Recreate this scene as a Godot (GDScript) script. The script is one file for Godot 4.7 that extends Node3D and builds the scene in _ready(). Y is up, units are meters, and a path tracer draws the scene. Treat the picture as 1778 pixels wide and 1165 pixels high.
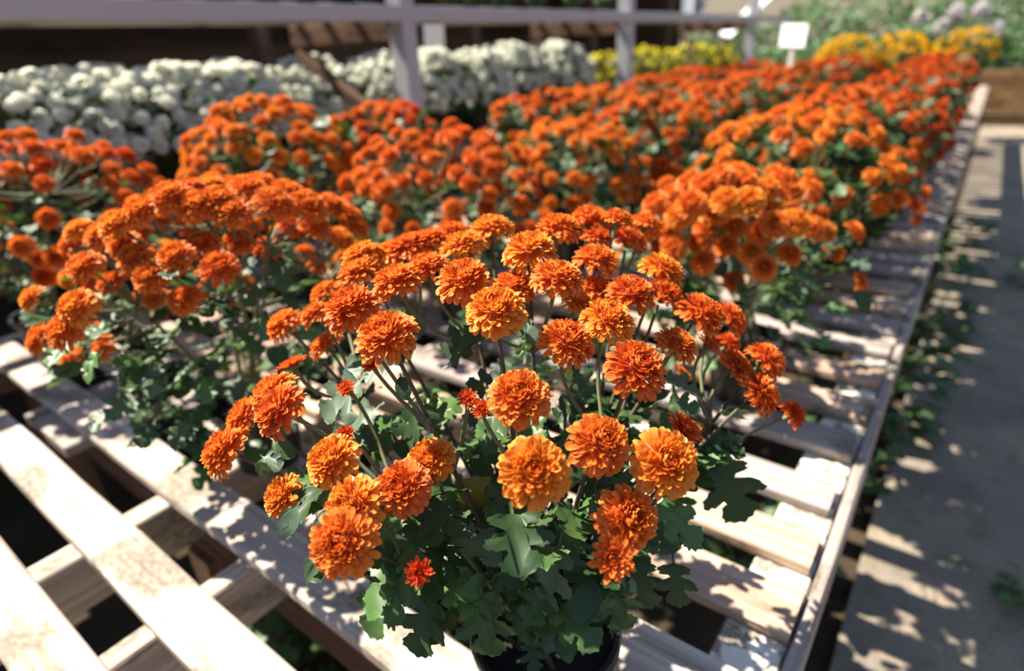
extends Node3D

# ---------------------------------------------------------------- camera numbers
const F := 1036.68          # focal length in pixels of the 1778 x 1165 frame
const CX := 889.0
const CY := 582.5
const EYE := Vector3(0.0, 1.375, 0.0)
const BT := 0.70            # top of the orange flowers' bench
const WT := 0.89            # top of the white flowers' bench

var cam_basis: Basis
var rng := RandomNumberGenerator.new()
var M := {}
var heads := []             # full open flower heads (unit radius, facing +y)
var heads_small := []       # young half open heads
var heads_plain := []       # heads for white and yellow flowers
var leaves := []            # lobed leaves, unit length along +y
var stalk_mesh: ArrayMesh
var calyx_mesh: ArrayMesh
var disc_mesh: ArrayMesh
var pot_mesh: ArrayMesh
var soil_mesh: ArrayMesh
var taken := {}


func _ready() -> void:
	rng.seed = 20240917
	set_camera()
	set_light()
	make_materials()
	make_shapes()
	build_ground()
	build_bench()
	build_white_bench()
	build_shelf()
	build_far_place()
	build_front_plant()
	build_near_plants()
	build_far_orange()
	build_white_row()
	build_yellow_rows()
	build_shelf_plants()
	build_signs()
	build_weeds()


func set_camera() -> void:
	var cam := Camera3D.new()
	cam.name = "camera"
	cam_basis = Basis.from_euler(Vector3(deg_to_rad(-25.679), deg_to_rad(37.809), deg_to_rad(-3.01)))
	var at := CameraAttributesPhysical.new()
	at.frustum_focal_length = 12.0 / (CY / F)
	at.frustum_focus_distance = 0.495
	at.exposure_aperture = at.frustum_focal_length / 7.8
	at.frustum_near = 0.02
	at.frustum_far = 200.0
	cam.attributes = at
	add_child(cam)
	cam.transform = Transform3D(cam_basis, EYE)
	cam.current = true


func set_light() -> void:
	var env := Environment.new()
	env.tonemap_mode = Environment.TONE_MAPPER_LINEAR
	env.tonemap_exposure = 1.88
	env.background_mode = Environment.BG_SKY
	var sm := ProceduralSkyMaterial.new()
	sm.sky_top_color = Color(0.50, 0.60, 0.76)
	sm.sky_horizon_color = Color(0.80, 0.83, 0.86)
	sm.ground_bottom_color = Color(0.30, 0.28, 0.25)
	sm.ground_horizon_color = Color(0.55, 0.54, 0.52)
	sm.sky_energy_multiplier = 0.85
	sm.ground_energy_multiplier = 0.5
	var sky := Sky.new()
	sky.sky_material = sm
	env.sky = sky
	env.sdfgi_enabled = true
	env.ssao_enabled = true
	env.ssil_enabled = true
	var we := WorldEnvironment.new()
	we.name = "environment"
	we.environment = env
	add_child(we)
	var sun := DirectionalLight3D.new()
	sun.name = "sun"
	sun.light_color = Color(1.0, 0.965, 0.91)
	sun.light_energy = 2.7
	sun.light_angular_distance = 0.6
	sun.shadow_enabled = true
	add_child(sun)
	var az := deg_to_rad(102.0)
	var el := deg_to_rad(54.0)
	sun.look_at_from_position(Vector3(-cos(el) * sin(az), sin(el), -cos(el) * cos(az)) * 20.0, Vector3.ZERO)


# ---------------------------------------------------------------- helpers
func at(px: float, py: float, depth: float) -> Vector3:
	return EYE + cam_basis * (Vector3((px - CX) / F, -(py - CY) / F, -1.0) * depth)


func ray_to_x(px: float, py: float, x: float) -> Vector3:
	var d := cam_basis * Vector3((px - CX) / F, -(py - CY) / F, -1.0)
	return EYE + d * (x / d.x)


func srgb(r: float, g: float, b: float) -> Color:
	return Color(r, g, b).linear_to_srgb()


func numbered(called: String) -> String:
	if not taken.has(called):
		taken[called] = 0
		return called
	taken[called] += 1
	return "%s_%03d" % [called, taken[called]]


func thing(called: String, label: String, category: String, where: Vector3, group := "") -> Node3D:
	var o := Node3D.new()
	o.name = numbered(called)
	add_child(o)
	o.position = where
	o.set_meta("label", label)
	o.set_meta("category", category)
	if group:
		o.set_meta("group", group)
	return o


func part(called: String, mesh: Mesh, mat: Material, parent: Node3D, tr := Transform3D()) -> MeshInstance3D:
	var o := MeshInstance3D.new()
	o.name = called
	o.mesh = mesh
	o.material_override = mat
	o.transform = tr
	parent.add_child(o, true)
	return o


func stuff_part(called: String, mesh: Mesh, mat: Material, parent: Node3D, places: Array) -> MultiMeshInstance3D:
	var mm := MultiMesh.new()
	mm.transform_format = MultiMesh.TRANSFORM_3D
	mm.mesh = mesh
	mm.instance_count = places.size()
	for i in places.size():
		mm.set_instance_transform(i, places[i])
	var o := MultiMeshInstance3D.new()
	o.name = called
	o.multimesh = mm
	o.material_override = mat
	o.set_meta("kind", "stuff")
	parent.add_child(o, true)
	return o


func copy_of(o: Node3D, called: String, where: Vector3, turn: float, size: float, label: String, group: String) -> Node3D:
	var c: Node3D = o.duplicate()
	c.name = numbered(called)
	add_child(c)
	c.position = where
	c.rotation = Vector3(0, turn, 0)
	c.scale = Vector3.ONE * size
	c.set_meta("label", label)
	if group:
		c.set_meta("group", group)
	else:
		c.remove_meta("group")
	return c


func facing(up: Vector3, spin: float) -> Basis:
	var y := up.normalized()
	var x := y.cross(Vector3(0.31, 0.17, 0.93)).normalized()
	var z := x.cross(y).normalized()
	return Basis(x, y, z) * Basis(Vector3.UP, spin)


func along(dir: Vector3, normal: Vector3) -> Basis:
	var y := dir.normalized()
	var z := (normal - y * normal.dot(y)).normalized()
	return Basis(y.cross(z).normalized(), y, z)


func rr(a: float, b: float) -> float:
	return rng.randf_range(a, b)


func vrand(s: float) -> Vector3:
	return Vector3(rr(-s, s), rr(-s, s), rr(-s, s))


# ---------------------------------------------------------------- materials
func mat(called: String, c: Color, rough := 0.7, back := Color.BLACK, spec := 0.5) -> StandardMaterial3D:
	var m := StandardMaterial3D.new()
	m.resource_name = called
	m.albedo_color = c
	m.roughness = rough
	m.metallic_specular = spec
	m.cull_mode = BaseMaterial3D.CULL_DISABLED
	if back != Color.BLACK:
		m.backlight_enabled = true
		m.backlight = back
	M[called] = m
	return m


func petal_mat(called: String, c: Color) -> void:
	var m := mat(called, c, 0.55, srgb(0.72, 0.72, 0.72), 0.35)
	m.vertex_color_use_as_albedo = true


func noise(seed_no: int, freq: float, octaves := 4) -> FastNoiseLite:
	var n := FastNoiseLite.new()
	n.noise_type = FastNoiseLite.TYPE_SIMPLEX_SMOOTH
	n.seed = seed_no
	n.frequency = freq
	n.fractal_octaves = octaves
	return n


func stretched(seed_no: int, w: int, h: int, fx: float, fy: float, octaves := 4) -> PackedByteArray:
	# noise with its own frequency along and across, as bytes
	var small := noise(seed_no, fy, octaves).get_image(maxi(8, int(w * fx / fy)), h, false, false, true)
	small.resize(w, h, Image.INTERPOLATE_CUBIC)
	small.convert(Image.FORMAT_L8)
	return small.get_data()


func wood_texture(seed_no: int, light: Color, dark: Color, stain: Color, stain_from: float) -> Array:
	var w := 2048
	var h := 512
	var grain := stretched(seed_no, w, h, 0.0012, 0.06, 4)
	var fine := stretched(seed_no + 1, w, h, 0.004, 0.22, 2)
	var blot := stretched(seed_no + 2, w, h, 0.004, 0.009, 4)
	var speck := stretched(seed_no + 3, w, h, 0.05, 0.09, 3)
	var rgb := PackedByteArray()
	rgb.resize(w * h * 3)
	var bump := PackedByteArray()
	bump.resize(w * h)
	for i in w * h:
		var g := grain[i] / 255.0
		var f := fine[i] / 255.0
		var b := blot[i] / 255.0
		var s := speck[i] / 255.0
		var t := clampf((g - 0.35) * 1.5, 0.0, 1.0) * 0.75 + f * 0.25
		var crack := clampf((0.16 - f) * 9.0, 0.0, 1.0) * clampf((0.55 - g) * 4.0, 0.0, 1.0)
		var st := clampf((b - stain_from) * 5.0, 0.0, 1.0) * (0.35 + 0.65 * clampf(s * 1.6 - 0.3, 0.0, 1.0))
		var c := dark.lerp(light, t).lerp(stain, st * 0.85)
		c = c.lerp(Color(0.20, 0.16, 0.13), crack * 0.7)
		rgb[i * 3] = int(clampf(c.r, 0, 1) * 255.0)
		rgb[i * 3 + 1] = int(clampf(c.g, 0, 1) * 255.0)
		rgb[i * 3 + 2] = int(clampf(c.b, 0, 1) * 255.0)
		bump[i] = int(clampf(0.5 + (f - 0.5) * 0.5 + (g - 0.5) * 0.3 - crack * 0.4, 0, 1) * 255.0)
	return [ImageTexture.create_from_image(Image.create_from_data(w, h, false, Image.FORMAT_RGB8, rgb)),
		ImageTexture.create_from_image(Image.create_from_data(w, h, false, Image.FORMAT_L8, bump))]


func ground_texture(seed_no: int, a: Color, b: Color, c: Color) -> ImageTexture:
	var w := 1024
	var big := stretched(seed_no, w, w, 0.004, 0.004, 4)
	var mid := stretched(seed_no + 1, w, w, 0.02, 0.02, 4)
	var fine := stretched(seed_no + 2, w, w, 0.2, 0.2, 3)
	var rgb := PackedByteArray()
	rgb.resize(w * w * 3)
	for i in w * w:
		var k := a.lerp(b, clampf(big[i] / 255.0 * 1.6 - 0.3, 0, 1)).lerp(c, clampf(mid[i] / 85.0 - 1.75, 0, 1) * 0.6)
		var v := 0.82 + 0.36 * fine[i] / 255.0
		rgb[i * 3] = int(clampf(k.r * v, 0, 1) * 255.0)
		rgb[i * 3 + 1] = int(clampf(k.g * v, 0, 1) * 255.0)
		rgb[i * 3 + 2] = int(clampf(k.b * v, 0, 1) * 255.0)
	return ImageTexture.create_from_image(Image.create_from_data(w, w, false, Image.FORMAT_RGB8, rgb))


func make_materials() -> void:
	# petals: the vertex colours hold the pigment of base, blade and tip
	petal_mat("orange", srgb(0.83, 0.262, 0.040))
	petal_mat("orange_deep", srgb(0.79, 0.205, 0.034))
	petal_mat("orange_gold", srgb(0.87, 0.340, 0.042))
	petal_mat("orange_red", srgb(0.76, 0.140, 0.022))
	petal_mat("bud_red", srgb(0.66, 0.070, 0.014))
	petal_mat("rust", srgb(0.62, 0.125, 0.022))
	petal_mat("white", srgb(0.93, 0.93, 0.87))
	M.white.backlight = srgb(0.95, 0.95, 0.9)
	petal_mat("lemon", srgb(0.93, 0.84, 0.10))
	petal_mat("golden", srgb(0.93, 0.60, 0.012))
	M.lemon.backlight = srgb(0.95, 0.95, 0.95)
	M.golden.backlight = srgb(0.95, 0.95, 0.95)
	petal_mat("pink", srgb(0.70, 0.10, 0.28))
	petal_mat("scarlet", srgb(0.70, 0.04, 0.03))
	mat("disc", srgb(0.16, 0.020, 0.008), 0.8)
	var green_back := srgb(0.42, 0.55, 0.12)
	mat("leaf", srgb(0.070, 0.130, 0.042), 0.45, green_back, 0.42).vertex_color_use_as_albedo = true
	mat("leaf_dark", srgb(0.042, 0.084, 0.030), 0.45, green_back, 0.42).vertex_color_use_as_albedo = true
	mat("leaf_pale", srgb(0.115, 0.175, 0.105), 0.5, green_back, 0.5).vertex_color_use_as_albedo = true
	mat("leaf_bright", srgb(0.090, 0.185, 0.045), 0.45, green_back, 0.5).vertex_color_use_as_albedo = true
	mat("leaf_yellow", srgb(0.30, 0.26, 0.04), 0.5, srgb(0.5, 0.45, 0.1), 0.5).vertex_color_use_as_albedo = true
	mat("leaf_bank", srgb(0.17, 0.30, 0.13), 0.55, srgb(0.5, 0.6, 0.25), 0.5).vertex_color_use_as_albedo = true
	mat("leaf_bank_grey", srgb(0.24, 0.33, 0.22), 0.6, srgb(0.5, 0.6, 0.3), 0.5).vertex_color_use_as_albedo = true
	mat("stalk", srgb(0.130, 0.135, 0.055), 0.6)
	mat("stem_brown", srgb(0.075, 0.060, 0.032), 0.7)
	mat("calyx", srgb(0.085, 0.120, 0.040), 0.6)
	mat("pot", srgb(0.012, 0.014, 0.013), 0.38)
	mat("soil", srgb(0.014, 0.010, 0.008), 0.95)
	mat("grey_metal", srgb(0.40, 0.40, 0.40), 0.5)
	mat("card", srgb(0.88, 0.88, 0.90), 0.5)
	mat("stake", srgb(0.50, 0.47, 0.44), 0.6)
	mat("blossom", srgb(0.62, 0.56, 0.56), 0.6, srgb(0.5, 0.5, 0.5))
	mat("siding", srgb(0.38, 0.38, 0.37), 0.7)
	mat("panel_pale", srgb(0.62, 0.66, 0.70), 0.4)
	mat("bank_soil", srgb(0.10, 0.085, 0.06), 0.95)

	var pale := wood_texture(11, Color(0.86, 0.825, 0.79), Color(0.66, 0.60, 0.55), Color(0.42, 0.39, 0.33), 0.53)
	var brown := wood_texture(47, Color(0.62, 0.49, 0.40), Color(0.37, 0.27, 0.21), Color(0.23, 0.19, 0.17), 0.60)
	for k in 3:
		var m := mat(["plank", "plank_grey", "plank_warm"][k], [Color(0.97, 0.96, 0.95), Color(0.84, 0.83, 0.84), Color(0.93, 0.86, 0.80)][k], 0.8, Color.BLACK, 0.3)
		m.albedo_texture = pale[0]
		m.heightmap_enabled = true
		m.heightmap_texture = pale[1]
		m.heightmap_scale = 0.12
	var b := mat("timber", Color(0.92, 0.92, 0.92), 0.85, Color.BLACK, 0.3)
	b.albedo_texture = brown[0]
	var tan := mat("timber_tan", Color(1.0, 0.98, 0.88), 0.85, Color.BLACK, 0.3)
	tan.albedo_texture = pale[0]
	tan.albedo_color = Color(0.72, 0.60, 0.44)
	var paint := mat("peeling_paint", Color(1, 1, 1), 0.7, Color.BLACK, 0.4)
	var pt := wood_texture(83, Color(0.90, 0.89, 0.85), Color(0.84, 0.82, 0.76), Color(0.30, 0.24, 0.19), 0.50)
	paint.albedo_texture = pt[0]
	paint.uv1_scale = Vector3(6, 3, 1)
	var path := mat("path", Color.WHITE, 0.9, Color.BLACK, 0.3)
	path.albedo_texture = ground_texture(5, Color(0.46, 0.42, 0.38), Color(0.55, 0.50, 0.43), Color(0.37, 0.36, 0.28))
	path.uv1_triplanar = true
	path.uv1_world_triplanar = true
	path.uv1_scale = Vector3.ONE * 0.45
	var earth := mat("earth", Color.WHITE, 0.95, Color.BLACK, 0.2)
	earth.albedo_texture = ground_texture(9, Color(0.22, 0.19, 0.15), Color(0.30, 0.25, 0.20), Color(0.20, 0.23, 0.14))
	earth.uv1_triplanar = true
	earth.uv1_world_triplanar = true
	earth.uv1_scale = Vector3.ONE * 0.6


# ---------------------------------------------------------------- shared shapes
func make_shapes() -> void:
	for k in 6:
		heads.append(make_head(100 + k, 235, 1.0, k % 3, true))
	for k in 3:
		heads_small.append(make_head(200 + k, 95, 0.7, 3, true))
	for k in 3:
		heads_plain.append(make_head(300 + k, 150, 1.0, k, false))
	for k in 5:
		leaves.append(make_leaf(k))
	stalk_mesh = make_stalk()
	calyx_mesh = lathe([[0.02, -0.34], [0.16, -0.28], [0.30, -0.12], [0.36, 0.02]], 10)
	disc_mesh = lathe([[0.17, 0.02], [0.15, 0.10], [0.08, 0.15], [0.005, 0.16]], 10)
	pot_mesh = lathe([[0.002, 0.0], [0.052, 0.0], [0.056, 0.004], [0.071, 0.112], [0.077, 0.113], [0.079, 0.117], [0.080, 0.128], [0.078, 0.131], [0.073, 0.131], [0.071, 0.126], [0.069, 0.100]], 28)
	soil_mesh = make_soil()


func make_head(seed_no: int, count: int, fullness: float, kind: int, tinted: bool) -> ArrayMesh:
	var r := RandomNumberGenerator.new()
	r.seed = seed_no
	var st := SurfaceTool.new()
	st.begin(Mesh.PRIMITIVE_TRIANGLES)
	var rows := [[0.0, 0.36], [0.25, 0.62], [0.52, 0.92], [0.76, 1.05], [0.91, 0.86], [1.0, 0.42]]
	var at_vertex := 0
	for i in count:
		var t := (i + 0.5) / count
		var az := i * 2.39996 + r.randf_range(-0.22, 0.22)
		# from the tight middle (t = 0) to the hanging rim (t = 1)
		var a0: float
		var curl: float
		var length: float
		var root_r: float
		var root_y: float
		if kind == 3:      # young, flat daisy-like head
			a0 = lerpf(1.45, 0.18, pow(t, 0.75)) + r.randf_range(-0.12, 0.12)
			curl = lerpf(0.9, 0.05, t) + r.randf_range(-0.15, 0.15)
			length = lerpf(0.20, 0.82, pow(t, 0.9)) * r.randf_range(0.9, 1.08)
			root_r = 0.20 * sqrt(t)
			root_y = 0.20 * (1.0 - t)
		else:               # pompon: petals shingled over a dome
			a0 = lerpf(1.30, -0.30 - 0.14 * kind, pow(t, 0.95)) + r.randf_range(-0.20, 0.20)
			curl = lerpf(0.95, -0.55, pow(t, 1.1)) + r.randf_range(-0.30, 0.30)
			length = lerpf(0.20, 0.54, pow(t, 0.55)) * r.randf_range(0.86, 1.10)
			root_r = 0.06 + 0.46 * pow(t, 0.62)
			root_y = 0.50 * (1.0 - pow(t, 1.35))
		var width := lerpf(0.062, 0.105, pow(t, 0.6)) * r.randf_range(0.85, 1.15)
		var cup := lerpf(0.75, 0.32, t) * r.randf_range(0.6, 1.3)
		var twist := r.randf_range(-0.35, 0.35)
		var out := Vector3(cos(az), 0, sin(az))
		var side := Vector3(-sin(az), 0, cos(az))
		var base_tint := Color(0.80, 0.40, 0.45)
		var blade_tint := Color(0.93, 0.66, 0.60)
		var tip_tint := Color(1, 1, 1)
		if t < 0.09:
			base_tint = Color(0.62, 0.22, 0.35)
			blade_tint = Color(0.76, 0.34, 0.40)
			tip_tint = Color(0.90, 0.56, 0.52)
		if not tinted:
			base_tint = Color(0.93, 0.95, 0.84)
			blade_tint = Color(0.98, 0.98, 0.95)
			tip_tint = Color(1, 1, 1)
		var shade := r.randf_range(0.86, 1.0)
		var p := out * root_r + Vector3(0, root_y, 0)
		var last := 0.0
		var first := at_vertex
		for k in rows.size():
			var s: float = rows[k][0]
			var ang: float = a0 + curl * s * s
			var dir := out * cos(ang) + Vector3(0, sin(ang), 0)
			p += dir * (s - last) * length
			last = s
			var nor := -out * sin(ang) + Vector3(0, cos(ang), 0)
			var tw := twist * s
			var sd := side * cos(tw) + nor * sin(tw)
			var up := nor * cos(tw) - side * sin(tw)
			var hw: float = rows[k][1] * width
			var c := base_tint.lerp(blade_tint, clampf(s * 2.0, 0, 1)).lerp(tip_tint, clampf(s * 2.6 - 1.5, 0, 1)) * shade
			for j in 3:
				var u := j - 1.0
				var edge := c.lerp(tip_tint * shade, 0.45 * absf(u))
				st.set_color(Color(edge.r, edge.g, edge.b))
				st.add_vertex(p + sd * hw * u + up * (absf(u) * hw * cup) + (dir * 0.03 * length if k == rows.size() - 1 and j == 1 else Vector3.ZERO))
				at_vertex += 1
		for k in rows.size() - 1:
			for j in 2:
				var a := first + k * 3 + j
				for n in [a, a + 3, a + 1, a + 1, a + 3, a + 4]:
					st.add_index(n)
	# the solid receptacle that carries the petals
	var core := [[0.30, -0.16], [0.44, -0.04], [0.40, 0.14], [0.26, 0.30], [0.10, 0.40], [0.0, 0.42]] if kind != 3 else [[0.10, -0.10], [0.19, 0.0], [0.16, 0.09], [0.09, 0.15], [0.04, 0.17], [0.0, 0.18]]
	var c0 := at_vertex
	for k in core.size():
		for j in 12:
			st.set_color(Color(0.80, 0.40, 0.45) if tinted else Color(0.90, 0.93, 0.80))
			st.add_vertex(Vector3(cos(TAU * j / 12) * core[k][0], core[k][1], sin(TAU * j / 12) * core[k][0]))
	for k in core.size() - 1:
		for j in 12:
			var a := c0 + k * 12 + j
			var b := c0 + k * 12 + (j + 1) % 12
			for n in [a, b, a + 12, b, b + 12, a + 12]:
				st.add_index(n)
	st.generate_normals()
	return st.commit()


func make_leaf(kind: int) -> ArrayMesh:
	var half := [[0.022, 0.0], [0.020, 0.16], [0.09, 0.19], [0.19, 0.18], [0.22, 0.205], [0.29, 0.22], [0.31, 0.27], [0.28, 0.30], [0.30, 0.335], [0.23, 0.355], [0.13, 0.37], [0.105, 0.40], [0.20, 0.445], [0.27, 0.45], [0.30, 0.49], [0.37, 0.52], [0.37, 0.575], [0.40, 0.62], [0.35, 0.665], [0.29, 0.65], [0.26, 0.68], [0.20, 0.65], [0.125, 0.635], [0.115, 0.68], [0.18, 0.72], [0.20, 0.765], [0.25, 0.80], [0.225, 0.845], [0.23, 0.89], [0.16, 0.895], [0.13, 0.945], [0.06, 0.96]]
	if kind == 4:           # small rounded bract leaf
		half = [[0.022, 0.0], [0.020, 0.14], [0.12, 0.20], [0.22, 0.32], [0.28, 0.48], [0.28, 0.64], [0.24, 0.78], [0.16, 0.90], [0.07, 0.975]]
	var r := RandomNumberGenerator.new()
	r.seed = 700 + kind
	var wide: float = [1.0, 0.85, 1.15, 0.95, 1.0][kind]
	var poly := PackedVector2Array()
	for q in half:
		poly.append(Vector2(q[0] * wide, q[1]) + Vector2(r.randf_range(-0.012, 0.012), r.randf_range(-0.01, 0.01)) * (1.0 if q[1] > 0.18 else 0.0))
	poly.append(Vector2(0, 1.0))
	for k in range(half.size() - 1, -1, -1):
		var q = half[k]
		poly.append(Vector2(-q[0] * wide, q[1]) + Vector2(r.randf_range(-0.015, 0.015), r.randf_range(-0.012, 0.012)) * (1.0 if q[1] > 0.18 else 0.0))
	var tri := Geometry2D.triangulate_polygon(poly)
	var points := Array(poly)
	var mids := {}
	var out := []
	for k in range(0, tri.size(), 3):
		var v := [tri[k], tri[k + 1], tri[k + 2]]
		var m := []
		for e in 3:
			var a: int = mini(v[e], v[(e + 1) % 3])
			var b: int = maxi(v[e], v[(e + 1) % 3])
			var key := a * 1000 + b
			if not mids.has(key):
				mids[key] = points.size()
				points.append((points[a] + points[b]) * 0.5)
			m.append(mids[key])
		out.append_array([v[0], m[0], m[2], m[0], v[1], m[1], m[2], m[1], v[2], m[0], m[1], m[2]])
	var st := SurfaceTool.new()
	st.begin(Mesh.PRIMITIVE_TRIANGLES)
	var droop: float = [0.22, 0.38, 0.12, 0.30, 0.20][kind]
	var fold: float = [0.28, 0.18, 0.35, -0.10, 0.25][kind]
	for q in points:
		var z: float = -droop * q.y * q.y + fold * absf(q.x) + 0.028 * sin(q.y * 21.0 + q.x * 13.0 + kind)
		var vein: float = clampf(1.0 - absf(q.x) / 0.03, 0, 1)
		var c := Color(0.78, 0.80, 0.78).lerp(Color(1, 1, 1), vein)
		st.set_color(c)
		st.add_vertex(Vector3(q.x, q.y, z))
	for n in out:
		st.add_index(n)
	st.generate_normals()
	return st.commit()


func tube(points: Array, radii: Array, sides := 7) -> ArrayMesh:
	var st := SurfaceTool.new()
	st.begin(Mesh.PRIMITIVE_TRIANGLES)
	var ref := Vector3(0.3, 0.1, 0.95)
	for k in points.size():
		var dir: Vector3 = (points[mini(k + 1, points.size() - 1)] - points[maxi(k - 1, 0)]).normalized()
		var x := dir.cross(ref).normalized()
		var z := x.cross(dir)
		for j in sides:
			var a := TAU * j / sides
			st.add_vertex(points[k] + (x * cos(a) + z * sin(a)) * radii[k])
	for k in points.size() - 1:
		for j in sides:
			var a := k * sides + j
			var b := k * sides + (j + 1) % sides
			for n in [a, b, a + sides, b, b + sides, a + sides]:
				st.add_index(n)
	st.generate_normals()
	return st.commit()


func make_stalk() -> ArrayMesh:
	# unit length along +y, unit radius across, gently bowed
	return tube([Vector3(0, 0, 0), Vector3(0, 0.25, 0), Vector3(0, 0.5, 0), Vector3(0, 0.75, 0), Vector3(0, 1, 0)], [1.15, 1.0, 0.95, 0.9, 1.1], 6)


func stalk_between(a: Vector3, b: Vector3, radius: float) -> Transform3D:
	var d := b - a
	return Transform3D(along(d, Vector3(0.2, 0.1, 0.9)) * Basis.from_scale(Vector3(radius, d.length(), radius)), a)


func lathe(profile: Array, sides: int) -> ArrayMesh:
	var st := SurfaceTool.new()
	st.begin(Mesh.PRIMITIVE_TRIANGLES)
	for k in profile.size() - 1:
		st.set_smooth_group(k)
		for j in sides:
			var a := TAU * j / sides
			var b := TAU * (j + 1) / sides
			var p := [Vector3(cos(a) * profile[k][0], profile[k][1], sin(a) * profile[k][0]), Vector3(cos(b) * profile[k][0], profile[k][1], sin(b) * profile[k][0]),
				Vector3(cos(b) * profile[k + 1][0], profile[k + 1][1], sin(b) * profile[k + 1][0]), Vector3(cos(a) * profile[k + 1][0], profile[k + 1][1], sin(a) * profile[k + 1][0])]
			for n in [0, 1, 2, 0, 2, 3]:
				st.add_vertex(p[n])
	st.generate_normals()
	return st.commit()


func make_soil() -> ArrayMesh:
	var st := SurfaceTool.new()
	st.begin(Mesh.PRIMITIVE_TRIANGLES)
	var n := noise(77, 60.0, 3)
	var rings := 8
	var sides := 22
	for k in rings:
		for j in sides:
			var r := 0.0695 * k / (rings - 1.0)
			var a := TAU * j / sides
			var x := cos(a) * r
			var z := sin(a) * r
			st.add_vertex(Vector3(x, 0.113 + 0.006 * n.get_noise_2d(x, z), z))
	for k in rings - 1:
		for j in sides:
			var a := k * sides + j
			var b := k * sides + (j + 1) % sides
			for i in [a, b, a + sides, b, b + sides, a + sides]:
				st.add_index(i)
	st.generate_normals()
	return st.commit()


# a board along local x (centre at the origin, top at y = 0), chamfered, a little worn
func board(length: float, thick: float, width: float, wear := 0.0015, bevel := 0.003) -> ArrayMesh:
	var st := SurfaceTool.new()
	st.begin(Mesh.PRIMITIVE_TRIANGLES)
	var hw := width / 2
	var ring := [Vector2(-hw + bevel, 0), Vector2(hw - bevel, 0), Vector2(hw, -bevel), Vector2(hw, -thick + bevel), Vector2(hw - bevel, -thick), Vector2(-hw + bevel, -thick), Vector2(-hw, -thick + bevel), Vector2(-hw, -bevel)]
	var run := [0.0]
	for j in 8:
		run.append(run[j] + ring[j].distance_to(ring[(j + 1) % 8]))
	var cuts := maxi(2, int(length / 0.22))
	var ou := rng.randf()
	var ov := rng.randf()
	var pts := []
	for k in cuts + 1:
		var x := -length / 2 + length * k / cuts
		var row := []
		var w := Vector2(rr(-wear, wear), rr(-wear, wear) * 0.6)
		for j in 8:
			row.append(Vector3(x, ring[j].y + w.y + rr(-wear, wear) * 0.4, ring[j].x + w.x + rr(-wear, wear) * 0.5))
		pts.append(row)
	for j in 8:
		st.set_smooth_group(j)
		for k in cuts:
			var q := [[k, j], [k, (j + 1) % 8], [k + 1, (j + 1) % 8], [k + 1, j]]
			for n in [0, 2, 1, 0, 3, 2]:
				var v: Vector3 = pts[q[n][0]][q[n][1]]
				var along_u := (v.x + length / 2) / 2.2 + ou
				var vv: float = run[j] if (n == 0 or n == 3) else run[j + 1]
				st.set_uv(Vector2(along_u, vv / 0.55 + ov))
				st.add_vertex(v)
	for e in 2:
		st.set_smooth_group(10 + e)
		var row: Array = pts[0 if e == 0 else cuts]
		for j in range(1, 7):
			var order := [0, j, j + 1] if e == 0 else [0, j + 1, j]
			for n in order:
				st.set_uv(Vector2(ou + row[n].z / 2.2, ov + row[n].y / 0.55))
				st.add_vertex(row[n])
	st.generate_normals()
	return st.commit()


const ALONG_X := Basis(Vector3(1, 0, 0), Vector3(0, 1, 0), Vector3(0, 0, 1))
const ALONG_Z := Basis(Vector3(0, 0, 1), Vector3(0, 1, 0), Vector3(-1, 0, 0))


# ---------------------------------------------------------------- the setting
func slab(called: String, size: Vector3, centre: Vector3, m: Material) -> MeshInstance3D:
	var b := BoxMesh.new()
	b.size = size
	var o := part(called, b, m, self, Transform3D(Basis(), centre))
	o.set_meta("kind", "structure")
	return o


func build_ground() -> void:
	slab("ground", Vector3(60, 0.2, 60), Vector3(0, -0.12, -12), M.earth)
	slab("path", Vector3(1.6, 0.06, 14.0), Vector3(0.80, -0.01, -4.6), M.path)


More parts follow.
